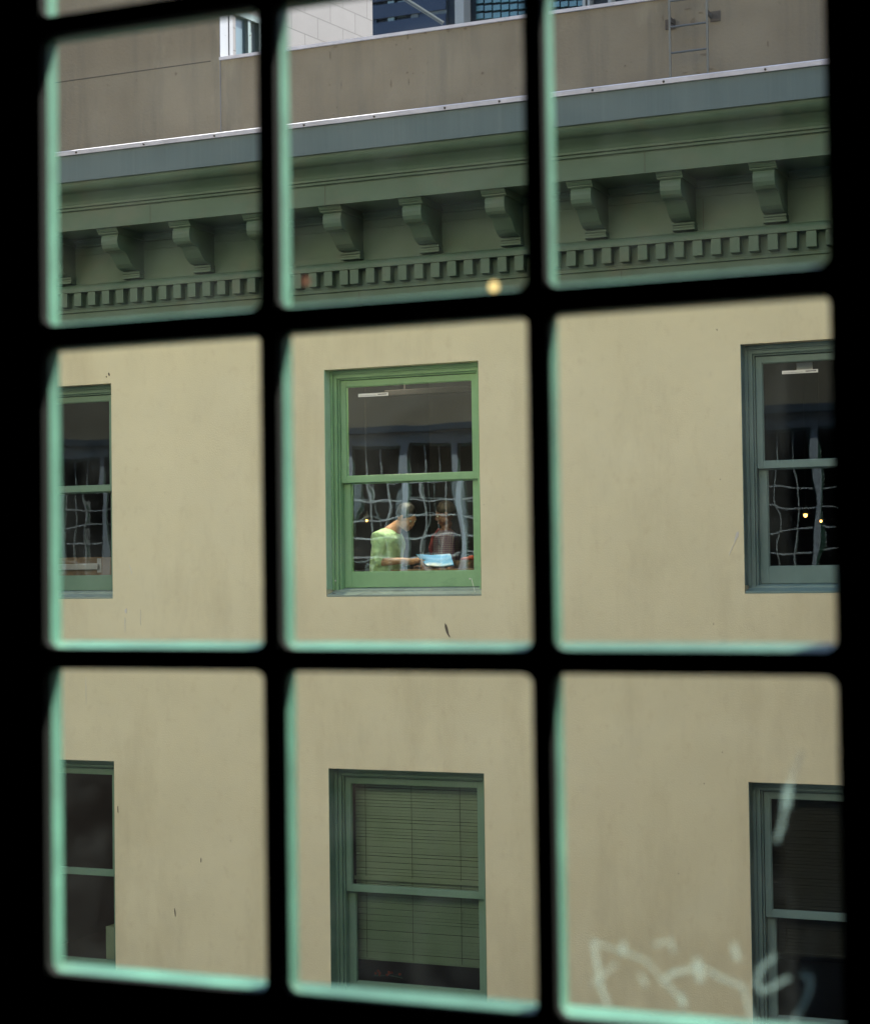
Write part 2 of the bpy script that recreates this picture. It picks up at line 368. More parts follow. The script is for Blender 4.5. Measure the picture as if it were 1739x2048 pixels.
# seams in the cornice
for px, pr, za, zb_ in [(650, .5652, 3.282, 3.453), (1290, .5652, 3.282, 3.453), (300, .5652, 3.282, 3.453), (607, .7975, 3.70, 3.93), (1140, .7975, 3.70, 3.93), (1460, .7975, 3.70, 3.93), (230, .7975, 3.70, 3.93), (712, .0302, 2.87, 3.13), (1405, .0302, 2.87, 3.13), (400, .0302, 2.87, 3.13), (716, .0355, 2.37, 2.57), (1240, .0355, 2.37, 2.57)]:
    x = W(px, 400, D-pr).x
    MB().box(x-.0022, x+.0022, D-pr-.0008, D-pr+.004, za, zb_).build('seam', 'seam', cor)

# marks on the stucco
def mark(px, py, w, h, tilt, mi=0):
    c = W(px, py, D); k = 7; pts = []
    for i in range(k):
        a = 2*math.pi*i/k; rr = random.uniform(.6, 1.2)
        dx = w*.5*math.cos(a)*rr; dz = h*.5*math.sin(a)*rr
        pts.append((c.x+dx*math.cos(tilt)-dz*math.sin(tilt), c.z+dx*math.sin(tilt)+dz*math.cos(tilt)))
    vs = [(x, D-.0035, z) for x, z in pts]+[(x, D+.002, z) for x, z in pts]
    MB().add(vs, [tuple(range(k))]+[(i, (i+1) % k, k+(i+1) % k, k+i) for i in range(k)]).build('paint_drip' if mi else 'scuff', 'drip' if mi else 'scuff', house)
mark(218, 748, .02, .045, .3); mark(213, 753, .012, .02, .3)
mark(893, 1258, .025, .11, .25); mark(898, 1272, .012, .05, .35); mark(890, 1250, .012, .05, .1)
mark(236, 1620, .012, .08, .05); mark(402, 1722, .01, .05, 0); mark(350, 1825, .016, .08, .1); mark(1433, 659, .006, .02, .3)
for q in range(16): mark(random.uniform(240, 1480), random.uniform(680, 1950), random.uniform(.004, .008), random.uniform(.004, .014), 0)
mark(1473, 1072, .025, .12, -.35, 1); mark(1464, 1095, .008, .16, -.45, 1); mark(252, 1222, .03, .06, 0, 1); mark(250, 1250, .006, .22, 0, 1); mark(281, 1235, .004, .2, 0, 1)
mark(172, 1375, .004, .34, 0, 1); mark(262, 1140, .008, .10, .3, 1)

# ---------------------------------------------------------------- sash window (built at the origin, then copied as part trees)
GY0 = .19
def sash_window(paint, x, z, clear=True):
    gu, g1, g2 = ('g_up', 'g_lo', 'g_lo2') if clear else ('g_up_d', 'g_lo_d', None)
    w = thing('window', (x, D, z), parent=house); WH = HGT[z]
    X = lambda a: x+a
    Z = lambda a: z+a
    fr = MB()                                # stepped brickmould and blind stop: x thickness .04 each, deeper each time
    for (a0, a1, y0, y1) in ((.001, .030, .112, .30), (.030, .052, .128, .30), (.052, .066, .120, .30), (.066, .082, .150, .30)):
        fr.box(X(a0), X(a1), D+y0, D+y1, Z(.06), Z(WH-a0), 0)
        fr.box(X(WW-a1), X(WW-a0), D+y0, D+y1, Z(.06), Z(WH-a0), 0)
        fr.box(X(a1), X(WW-a1), D+y0, D+y1, Z(WH-a1-.006), Z(WH-a0), 0)
    fr.build('frame', paint, w, bevel=.003)
    MB().box(X(.0012), X(.0045), D+.001, D+.111, Z(.07), Z(WH-.001)).build('jamb_lining', 'jamb_bright' if clear and z > -1 else paint, w)
    s = MB(); s.prism_x([(D+.005, Z(.001)), (D+.30, Z(.001)), (D+.30, Z(.088)), (D+.20, Z(.075)), (D+.125, Z(.062)), (D+.12, Z(.045)), (D+.02, Z(.022)), (D+.005, Z(.018))], X(.002), X(WW-.002))
    s.build('sill', 'sill' if paint != 'teal_grey' else paint, w, bevel=.002)
    def sash(name, a0, a1, b0, b1, st, rb, rt, y, th, gmat, two=None, muts=None):
        m = MB()
        m.box(X(a0), X(a0+st), D+y, D+y+th, Z(b0), Z(b1)).box(X(a1-st), X(a1), D+y, D+y+th, Z(b0), Z(b1))
        m.box(X(a0+st), X(a1-st), D+y+.001, D+y+th-.001, Z(b0), Z(b0+rb)).box(X(a0+st), X(a1-st), D+y+.001, D+y+th-.001, Z(b1-rt), Z(b1))
        q = .006                             # glazing bead
        m.box(X(a0+st), X(a0+st+q), D+y+.009, D+y+th-.004, Z(b0+rb), Z(b1-rt)).box(X(a1-st-q), X(a1-st), D+y+.009, D+y+th-.004, Z(b0+rb), Z(b1-rt))
        m.box(X(a0+st+q), X(a1-st-q), D+y+.009, D+y+th-.004, Z(b0+rb), Z(b0+rb+q)).box(X(a0+st+q), X(a1-st-q), D+y+.009, D+y+th-.004, Z(b1-rt-q), Z(b1-rt))
        m.build(name, paint, w, bevel=.002)
        yy = D+y+.018
        MB().add([(X(a0+st), yy, Z(b0+rb)), (X(a1-st), yy, Z(b0+rb)), (X(a1-st), yy, Z(b1-rt)), (X(a0+st), yy, Z(b1-rt))], [(0, 1, 2, 3)]).build('pane', gmat, w)
        if two:
            yy += .012
            MB().add([(X(a0+st), yy, Z(b0+rb)), (X(a1-st), yy, Z(b0+rb)), (X(a1-st), yy, Z(b1-rt)), (X(a0+st), yy, Z(b1-rt))], [(0, 1, 2, 3)]).build('pane', two, w)
    sash('upper_sash', .083, WW-.083, 1.052, WH-.094, .054, .060, .055, .172, .040, gu)
    sash('lower_sash', .083, WW-.083, .082, 1.096, .072, .142, .050, .216, .040, g1, g2)
    return w
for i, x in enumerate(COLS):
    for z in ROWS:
        w = sash_window('teal_grey' if i >= 2 else ('green' if i == 1 and z == ROWS[0] else 'green_dark'), x, z, i == 1)
        if i == 2 and z == ROWS[0]: w['label'] = 'sash window with blue grey paint'
mw = [o for o in house.children if o.name.startswith('window') and abs(o.location.x+house.location.x-COLS[1]) < .01 and abs(o.location.z+GZ-ROWS[0]) < .01][0]
for (zx, zy) in ((145, 1278), (1590, 1272)):
    c = Z1(zx, zy, D+.05)
    MB().tube([c+Vector((-.03, 0, -.004)), c+Vector((-.012, 0, .012)), c+Vector((.012, 0, .010)), c+Vector((.03, 0, -.002)), c+Vector((0, -.01, -.010)), c+Vector((-.03, 0, -.004))], .0045, 6).build('hook', 'rust', mw)
MB().tube([Z1(1545, 1108, D+.165), Z1(1562, 1170, D+.11), Z1(1582, 1245, D+.06)], .0022, 5).build('wire', 'drip', mw)
for (zx, zy, yy) in ((157, 1132, D+.105), (1530, 1114, D+.168)): MB().ell(Z1(zx, zy, yy), (.008, .006, .008), u=8, v=6).build('screw_cap', 'drip', mw)

# ---------------------------------------------------------------- rooms behind the sash windows
yi = D+.402
for (z0, z1) in ((-.75, 2.45), (-4.4, -1.35)):
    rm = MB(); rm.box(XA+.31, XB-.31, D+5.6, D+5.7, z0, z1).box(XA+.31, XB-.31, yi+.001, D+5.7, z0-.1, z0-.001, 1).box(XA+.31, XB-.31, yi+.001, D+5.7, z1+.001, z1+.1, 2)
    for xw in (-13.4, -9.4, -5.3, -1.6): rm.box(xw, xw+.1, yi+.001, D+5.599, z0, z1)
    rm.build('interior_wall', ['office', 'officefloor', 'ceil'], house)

M['wframe'] = mat('pale window trim', (.07, .10, .10), .5, .06)
M['wtrim'] = mat('white window surround', (.13, .135, .145), .5, .04)
# ---------------------------------------------------------------- upper concrete wall, ladder, buildings beyond
yc = D+.06
pA = W(440, 118, yc)
zt = W(648, 92, yc).z
xl = pA.x
up = thing('parapet_wall', (-7, yc, 3.95), 'stained bare concrete wall rising behind the green cornice, stepped up at its left end', 'wall')
cw = MB(); cw.box(xl, XB, yc, yc+.25, 4.0, zt).box(XA, xl-.003, yc-.004, yc+.25, 4.0, zt+1.9)
cw.build('wall', 'concrete', up)
MB().box(xl, XB+.02, yc-.02, yc+.27, zt+.001, zt+.03).build('coping', 'flash', up)
MB().box(xl-.002, xl+.006, yc-.006, yc+.252, 4.0, zt+1.9).build('end_trim', 'wtrim', up)
js = MB(); zz = W(300, 140, yc).z
js.box(XA, xl-.1, yc-.0055, yc-.003, zz, zz+.010); js.build('joint', 'seam', up)
def blot(px, py, w, h):
    c = W(px, py, yc); k = 8; pts = [(c.x+w*.5*math.cos(2*math.pi*i/k)*random.uniform(.4, 1.3), c.z+h*.5*math.sin(2*math.pi*i/k)*random.uniform(.4, 1.3)) for i in range(k)]
    y0 = yc-.0065 if c.x < xl else yc-.003
    MB().add([(x, y0, z) for x, z in pts]+[(x, yc+.001, z) for x, z in pts], [tuple(range(k))]+[(i, (i+1) % k, k+(i+1) % k, k+i) for i in range(k)]).build('stain', 'scuff', up)
for px, py, w, h in [(895, 60, .03, .09), (815, 72, .02, .05), (792, 89, .02, .02), (820, 98, .015, .02), (965, 146, .025, .03), (814, 145, .03, .02), (817, 163, .01, .06), (660, 110, .015, .10),
                     (782, 168, .012, .08), (924, 203, .01, .10), (352, 148, .03, .03), (274, 160, .02, .02), (216, 170, .02, .02), (1386, 42, .05, .10), (1402, 25, .06, .02), (1370, 145, .05, .01),
                     (1395, 145, .05, .01), (1420, 138, .06, .03), (1408, 108, .08, .02), (1535, 87, .02, .05), (1325, 35, .02, .06), (1250, 131, .02, .02), (1375, 17, .09, .02),
                     (670, 93, .06, .02), (850, 66, .05, .02), (930, 56, .05, .02), (1000, 48, .04, .015)]: blot(px, py, w, h)
for q in range(40): blot(random.uniform(130, 1640), random.uniform(40, 240), random.uniform(.006, .014), random.uniform(.006, .02))

ld = thing('ladder', (W(1375, 160, yc-.15).x, yc-.15, 4.02), 'thin steel rung ladder fixed to the upper concrete wall', 'ladder')
yl = yc-.15
xL, xR = W(1339, 90, yl).x, W(1414, 90, yl).x
zB = W(1340, 160, yl).z
for xx in (xL, xR): MB().box(xx-.009, xx+.009, yl-.006, yl+.006, zB-.06, zB+2.4).build('rail', 'metal', ld)
zr = [W(1340, yy, yl).z for yy in (158, 105, 54, 2)]
stp = (zr[3]-zr[0])/3
for k in range(10): MB().tube([(xL+.008, yl, zr[0]+k*stp), (xR-.008, yl, zr[0]+k*stp)], .009, 8).build('rung', 'metal', ld)
for xx, py in ((xL, 37), (xR, 22)):
    s_ = -1 if xx == xL else 1
    zz = W(1340 if s_ < 0 else 1420, py, yl).z
    MB().box(xx-.01, xx+.01, yl+.007, yc-.014, zz-.02, zz+.02).box(xx-.045+.035*s_, xx+.045+.035*s_, yc-.014, yc-.004, zz-.05, zz+.04).build('wall_mount', 'rust', ld, bevel=.004)

# white block building whose flank recedes behind the parapet
a8 = rad(8); dW = Vector((math.sin(a8), math.cos(a8), 0)); nW = Vector((math.cos(a8), -math.sin(a8), 0))
p0 = Vector((xl+.02, yc+.27, 3.99))
pe = WP(745, 60, p0, nW); Lw = (Vector((pe.x, pe.y, 0))-Vector((p0.x, p0.y, 0))).length
blk = thing('building', (p0.x, p0.y, 3.99), 'white painted block building rising behind the concrete parapet', 'building')
def onw(t, z, off=0): return p0+dW*t+nW*off+Vector((0, 0, z-p0.z))
def tz(px, py):
    q = WP(px, py, p0, nW); return (q-p0).dot(dW), q.z
t0, zb = tz(459, 112); t1, zt1 = tz(524, 20)
t1 = tz(524, 90)[0]
tw0, tw1 = tz(457, 90)[0], t1
zw0 = tz(457, 117)[1]-.12; zw1 = tz(459, 12)[1]
wb = MB(); ZT = 12
for (ta, tb, za, zb_) in ((0, tw0, 3.99, ZT), (tw1, Lw, 3.99, ZT), (tw0, tw1, 3.99, zw0), (tw0, tw1, zw1, ZT)):
    wb.hexa([onw(ta, za), onw(tb, za), onw(tb, zb_), onw(ta, zb_), onw(ta, za, -.3), onw(tb, za, -.3), onw(tb, zb_, -.3), onw(ta, zb_, -.3)])
wo = wb.build('wall', 'block', blk)
uvl = wo.data.uv_layers.new(name='uv')
for lp in wo.data.loops:
    v = wo.data.vertices[lp.vertex_index].co + p0
    uvl.data[lp.index].uv = ((v-p0).dot(dW), v.z)
bk = MB(); bk.hexa([onw(0, 3.99, -6), onw(Lw, 3.99, -6), onw(Lw, ZT, -6), onw(0, ZT, -6), onw(0, 3.99, -6.3), onw(Lw, 3.99, -6.3), onw(Lw, ZT, -6.3), onw(0, ZT, -6.3)])
bk.hexa([onw(Lw-.3, 3.99, -.301), onw(Lw, 3.99, -.301), onw(Lw, ZT, -.301), onw(Lw-.3, ZT, -.301), onw(Lw-.3, 3.99, -6), onw(Lw, 3.99, -6), onw(Lw, ZT, -6), onw(Lw-.3, ZT, -6)])
bk.hexa([onw(0, ZT+.01, .1), onw(Lw+.1, ZT+.01, .1), onw(Lw+.1, ZT+.2, .1), onw(0, ZT+.2, .1), onw(0, ZT+.01, -6.4), onw(Lw+.1, ZT+.01, -6.4), onw(Lw+.1, ZT+.2, -6.4), onw(0, ZT+.2, -6.4)])
bk.build('rear_wall', 'concrete', blk)
win = thing('window', onw(tw0, zw0), parent=blk)
fr = MB()
def wbar(mb, ta, tb, za, zb_, o0, o1, mi=0):
    mb.hexa([onw(ta, za, o0), onw(tb, za, o0), onw(tb, zb_, o0), onw(ta, zb_, o0), onw(ta, za, o1), onw(tb, za, o1), onw(tb, zb_, o1), onw(ta, zb_, o1)], mi)
dt = tw1-tw0
wbar(fr, tw0, tw0+.10*dt, zw0, zw1, .012, -.2, 1); wbar(fr, tw1-.12*dt, tw1, zw0, zw1, .012, -.2); wbar(fr, tw0+.1*dt, tw1-.12*dt, zw0, zw0+.06, .012, -.2, 1); wbar(fr, tw0+.1*dt, tw1-.12*dt, zw1-.06, zw1, .012, -.2)
wbar(fr, tw0+.58*dt, tw0+.66*dt, zw0+.06, zw1-.06, .0, -.15)
fr.build('frame', ['wframe', 'wtrim'], win)
pn = MB(); wbar(pn, tw0+.10*dt, tw0+.58*dt, zw0+.06, zw1-.06, -.04, -.05); pn.build('pane', mat('grey blue glazing', (.035, .06, .07), .35, .1, 2, spec=.6), win)
pn = MB(); wbar(pn, tw0+.66*dt, tw0+.88*dt, zw0+.06, zw1-.06, -.04, -.05); pn.build('pane', mat('pale roller shade', (.07, .09, .095), .5, .1, 2), win)

# glass towers far behind
YT = D+52
def tw_rect(mb, x0, x1, y0, y1, dy0, dy1, mi=0):
    a = W(x0, y1, YT); b = W(x1, y0, YT)
    mb.box(a.x, b.x, YT+dy0, YT+dy1, a.z, b.z, mi)
M['t_navy'] = mat('navy cladding', (.004, .010, .018), .9, .1, .3)
M['t_blue'] = mat('deep blue cladding', (.007, .016, .034), .9, .1, .3)
M['t_grey'] = mat('slate cladding', (.030, .043, .050), .6, .1, .3)
M['t_teal'] = mat('teal glazing', (.015, .055, .065), .2, .35, .6, spec=.6)
M['boom'] = mat('boom paint', (.07, .08, .075), .7)
M['t_pale'] = mat('pale mast', (.13, .14, .14), .6, .1, .3)
M['t_lite'] = mat('light reflecting glazing', (.055, .09, .10), .3, .3, .8)
zlow = -W(900, 200, YT).z
tn = thing('tower', (W(830, 60, YT).x, YT, GZ), 'dark navy clad tower with tall windows just right of the white block wall', 'tower')
a, b = W(560, 0, YT).x, W(915, 0, YT).x
MB().box(a, b, YT, YT+14, GZ, 60).build('wall', 't_navy', tn)
for x0, x1, y0, y1, mm in [(778, 790, 2, 52, 't_lite'), (798, 812, 2, 34, 't_lite'), (747, 755, 10, 62, 't_blue'), (824, 838, 0, 50, 't_grey'), (840, 856, 0, 50, 't_blue'),
                           (857, 895, 0, 60, 't_grey')]:
    mb = MB(); tw_rect(mb, x0, x1, y0, y1, -.12, .05)
    for k in (1, 2, 3): 
        dz = (W(800, 0, YT).z-W(800, 78, YT).z)*k; a_ = W(x0, y1, YT); b_ = W(x1, y0, YT); mb.box(a_.x, b_.x, YT-.12, YT+.05, a_.z+dz, b_.z+dz)
    mb.build('window', mm, tn)
mb = MB()
for yy in (55, 20, -15, -50): tw_rect(mb, 700, 895, yy, yy+1.2, -.2, -.02)
mb.build('spandrel_line', 't_blue', tn)
mb = MB(); tw_rect(mb, 915.5, 924, -600, 60, -.3, .4); mb.build('pilaster', 't_pale', tn)
tt = thing('tower', (W(1100, 0, YT).x, YT+1, GZ), 'teal glazed curtain wall tower with small square panes, upper right background', 'tower')
a, b = W(924.5, 0, YT).x, W(1500, 0, YT).x
MB().box(a, b, YT+.6, YT+14, GZ, 60).build('wall', 't_navy', tt)
mb = MB()
for i in range(13):
    for j in range(-6, 2):
        x0 = 943+i*17; y0 = 2+j*15.5-(i*.9)
        tw_rect(mb, x0, x0+14, y0+1.5, y0+14, .45, .61)
mb.build('glazing', 't_teal', tt)
mb = MB(); tw_rect(mb, 1163, 1167, -60, 40, .1, .6); tw_rect(mb, 1173, 1176, -60, 40, .1, .6); tw_rect(mb, 1214, 1219, -60, 40, .1, .6); mb.build('mullion', 't_pale', tt)
Yc2 = D+40
MB().tube([W(795, -14, Yc2), W(886, 44, Yc2)], .045, 6).tube([W(800, -5, Yc2), W(884, 48, Yc2)], .02, 6).build('boom', 'boom', None)
bo = bpy.data.objects['boom']; bo.name = 'crane_boom'; tag(bo, 'thin pale diagonal boom crossing in front of the navy tower', 'crane boom')

# ---------------------------------------------------------------- near building (the camera's own)
YN = 1.70
nb = thing('building', (-6, 1.76, GZ), 'near building whose dark room and window the view is taken through', 'building')
PIT = 1.0243
ox0, ox1, oz0, oz1 = -1.232, -.315, -.470, 2.20
hn = [(ox0+k*PIT, ox1+k*PIT, oz0, oz1) for k in range(-31, 3)]
pierced(-34, 8, -1.0, 2.42, 1.762, 1.702, hn).build('wall', 'pier', nb)
MB().box(-34, 8, 1.5, 1.765, GZ, -1.002).build('base_wall', 'basebrick', nb)
MB().box(-34, 8, 1.4, 1.96, 2.422, 2.54).build('ledge', 'navy', nb)
MB().box(-34, 8, 1.5, 1.762, 2.542, 3.05).box(-34, 8, 1.5, 1.74, 3.051, 3.55).build('frieze', 'olive', nb)
MB().box(-34, 8, 1.5, 1.762, 3.552, 11).build('upper_bounce_wall', 'plaster', nb)  # raised high and kept pale to bounce sun onto the cream building
MB().box(-34.2, 8.2, 1.2, 2.1, 11.002, 11.3).build('coping', 'navy', nb)
MB().box(-34, 8, -12, 1.5, 10.8, 10.95).box(-34, 8, -12.2, -12, GZ, 11).box(-34.2, -34, -12, 1.6, GZ, 11).box(8, 8.2, -12, 1.6, GZ, 11).build('shell', 'olive', nb)
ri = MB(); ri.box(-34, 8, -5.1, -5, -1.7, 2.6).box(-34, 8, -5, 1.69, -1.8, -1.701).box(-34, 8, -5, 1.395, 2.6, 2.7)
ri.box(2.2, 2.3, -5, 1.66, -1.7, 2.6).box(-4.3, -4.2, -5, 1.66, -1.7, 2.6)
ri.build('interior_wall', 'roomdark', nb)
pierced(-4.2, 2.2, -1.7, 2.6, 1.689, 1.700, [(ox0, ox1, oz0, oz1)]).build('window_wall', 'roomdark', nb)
# muntined windows
ux = [(-1.1976, -.9313), (-.9113, -.6403), (-.6207, -.3503)]
vz = [(-.4228, -.0983), (-.0760, .2456), (.2702, .5846), (.6060, .919), (.941, 1.256), (1.278, 1.593), (1.615, 2.15)]
TD, RISE = .020, .0062
def grid_window(root, dx, inner='black'):
    e = .0004
    fr = MB(); y0, ym, y1 = YN-.012, YN, YN+TD
    L0, R1, B0, T1 = ox0+dx+.001, ox1+dx-.001, oz0+.001, oz1-.001
    for (mi, a, b) in ((0, y0, ym), (1, ym+e, y1)):
        fr.box(L0, ux[0][0]+dx, a, b, B0, T1, mi); fr.box(ux[2][1]+dx, R1, a, b, B0, T1, mi)
        fr.box(ux[0][0]+dx, ux[2][1]+dx, a, b, vz[-1][1], T1, mi)
        if mi == 0: fr.box(ux[0][0]+dx, ux[2][1]+dx, a, b, B0, vz[0][0], mi)
        else: fr.prism_x([(a, B0), (b, B0), (b, vz[0][0]+RISE), (a, vz[0][0])], ux[0][0]+dx, ux[2][1]+dx, mi)
    fr.build('frame', [inner, 'muntin'], root)
    for i in (0, 1):
        a, b = ux[i][1]+dx, ux[i+1][0]+dx
        MB().box(a, b, y0, ym, vz[0][0], vz[-1][1], 0).box(a, b, ym+e, y1, vz[0][0], vz[-1][1], 1).box(a+.001, b-.0015, y1+e, y1+.0009, vz[0][0], vz[-1][1], 2).build('muntin', [inner, 'muntin', 'muntin_pale'], root)
    for j in range(len(vz)-1):
        a, b = vz[j][1], vz[j+1][0]
        m = MB()
        for i in range(3):
            m.box(ux[i][0]+dx, ux[i][1]+dx, y0, ym, a, b, 0)
            m.prism_x([(ym+e, a), (y1, a), (y1, b+RISE), (ym+e, b)], ux[i][0]+dx, ux[i][1]+dx, 1)
            m.box(ux[i][0]+dx, ux[i][1]+dx, y1+e, y1+.0009, a+.002, b+RISE-.001, 2)
        m.build('muntin', [inner, 'muntin', 'muntin_pale'], root)
    return y0, ym
gw = thing('grid_window', (-.77, YN, oz0), 'black grid window seen from inside, sea green outer edges around its small panes, framing the whole view', 'window')
y0, ym = grid_window(gw, 0)
# softened pane corners: putty fillets
fl = MB(); rC = .012
for (xa, xb) in ux:
    for (za, zb_) in vz:
        for cxx, sx in ((xa, 1), (xb, -1)):
            for czz, sz in ((za, 1), (zb_, -1)):
                pts = [(cxx-.0002*sx, czz-.0002*sz)]+[(cxx+sx*(rC-rC*math.sin(rad(t))), czz+sz*(rC-rC*math.cos(rad(t)))) for t in (90, 67, 45, 22, 0)]
                pts = [pts[0]]+pts[1:]
                k = len(pts); fl.add([(x, y0+.002, z) for x, z in pts]+[(x, ym, z) for x, z in pts], [tuple(range(k)), tuple(range(k, 2*k))[::-1]]+[(i, (i+1) % k, k+(i+1) % k, k+i) for i in range(k)])
fl.build('corner_putty', 'black', gw)
for (xa, xb) in ux:
    for (za, zb_) in vz:
        yy = YN+.0002+.0
        MB().add([(xa, yy, za), (xb, yy, za), (xb, yy, zb_), (xa, yy, zb_)], [(0, 1, 2, 3)]).build('pane', 'g_near', gw)
# scratched tag on the lower right pane
def scr_mat():
    m = bpy.data.materials.new('scratched glass'); m.use_nodes = True; n = m.node_tree; N = n.nodes; L = n.links; N.remove(N['Principled BSDF'])
    tr = N.new('ShaderNodeBsdfTransparent'); tl = N.new('ShaderNodeBsdfTranslucent'); tl.inputs[0].default_value = (.35, .5, .45, 1)
    mi = N.new('ShaderNodeMixShader'); mi.inputs[0].default_value = .19
    L.new(tr.outputs[0], mi.inputs[1]); L.new(tl.outputs[0], mi.inputs[2]); L.new(mi.outputs[0], N['Material Output'].inputs[0]); return m
M['scratch'] = scr_mat()
sm = MB(); YS = YN-.001
def stroke(pts, w):
    P_ = [W(1080+x*.379, 1340+y*.379, YS) for x, y in pts]
    for i in range(len(P_)-1):
        a, b = P_[i], P_[i+1]; t = (b-a).normalized(); s_ = Vector((-t.z, 0, t.x))*w/2
        a2 = a-t*w*.2; b2 = b+t*w*.2
        sm.add([a2-s_, b2-s_, b2+s_, a2+s_], [(0, 1, 2, 3)])
mm_ = .001
for pts, w in [([(1375, 430), (1335, 550), (1295, 690)], 5.5), ([(1295, 700), (1272, 830), (1245, 900)], 5), ([(1310, 620), (1295, 720)], 9),
    ([(278, 1430), (300, 1560), (320, 1680), (357, 1765)], 5.5), ([(290, 1440), (440, 1490), (570, 1540)], 3), ([(400, 1550), (300, 1640), (270, 1660)], 3), ([(440, 1440), (435, 1500)], 6),
    ([(600, 1450), (690, 1430), (700, 1490)], 3), ([(530, 1610), (555, 1665)], 4), ([(640, 1650), (700, 1600), (820, 1575)], 5), ([(825, 1530), (845, 1640)], 8),
    ([(850, 1570), (960, 1630), (1070, 1670), (1100, 1790), (1130, 1860)], 4), ([(670, 1660), (760, 1760)], 4), ([(560, 1540), (650, 1640)], 2.5), ([(1020, 1450), (1042, 1530)], 6), ([(745, 1720), (755, 1780)], 6),
    ([(1235, 1510), (1160, 1580), (1140, 1660), (1170, 1700), (1230, 1670), (1310, 1625)], 5), ([(1385, 1605), (1430, 1640), (1405, 1730), (1340, 1860)], 6)]: stroke(pts, w*mm_*.9)
sm.build('scratched_writing', 'scratch', gw)
def translucent(name, col):
    m = bpy.data.materials.new(name); m.use_nodes = True; n = m.node_tree; n.nodes.remove(n.nodes['Principled BSDF'])
    t = n.nodes.new('ShaderNodeBsdfTranslucent'); t.inputs[0].default_value = (*col, 1); n.links.new(t.outputs[0], n.nodes['Material Output'].inputs[0]); return m
for px, py, rr, cc in [(987, 573, .0052, (.50, .36, .15)), (612, 562, .0042, (.09, .04, .025))]:  # translucent coloured discs standing in for highlights caught on the glass
    M['fleck'] = translucent('painted glint', cc); c0 = W(px, py, YN-.0012)
    MB().add([c0+Vector((rr*math.cos(a_*.5236), 0, rr*math.sin(a_*.5236))) for a_ in range(12)], [tuple(range(12))]).build('glint_fleck', 'fleck', gw)
for k in range(-30, 2):
    if k == 0: continue
    g = thing('window', (-.77+k*PIT, YN, oz0), parent=nb)
    if k == -30: g0 = g; grid_window(g, k*PIT, 'muntin_pale')
    else:
        for ch in g0.children:
            c = ch.copy(); C.objects.link(c); c.parent = g
M['blackpane'] = mat('dark room backing', (.01, .012, .014), .9)

# ---------------------------------------------------------------- people
def skin_verts(nodes, edges, sub=2):
    me = bpy.data.meshes.new('tmp'); me.from_pydata([n[0] for n in nodes], edges, [])
    o = bpy.data.objects.new('tmp', me); C.objects.link(o)
    o.modifiers.new('s', 'SKIN')
    sl_ = me.skin_vertices[0].data
    for i, n in enumerate(nodes):
        rr = n[1] if isinstance(n[1], tuple) else (n[1], n[1]); sl_[i].radius = rr
        sl_[i].use_root = (i == 0)
    ss = o.modifiers.new('u', 'SUBSURF'); ss.levels = sub; ss.render_levels = sub
    dg = bpy.context.evaluated_depsgraph_get(); ev = o.evaluated_get(dg); m2 = ev.to_mesh()
    vs = [v.co.copy() for v in m2.vertices]; fs = [tuple(p.vertices) for p in m2.polygons]
    ev.to_mesh_clear(); bpy.data.objects.remove(o); bpy.data.meshes.remove(me)
    return vs, fs
def remesh(size):
    def f(o):
        r = o.modifiers.new('remesh', 'REMESH'); r.mode = 'VOXEL'; r.voxel_size = size; r.use_smooth_shade = True
        s = o.modifiers.new('smooth', 'SMOOTH'); s.factor = .5; s.iterations = 2
    return f
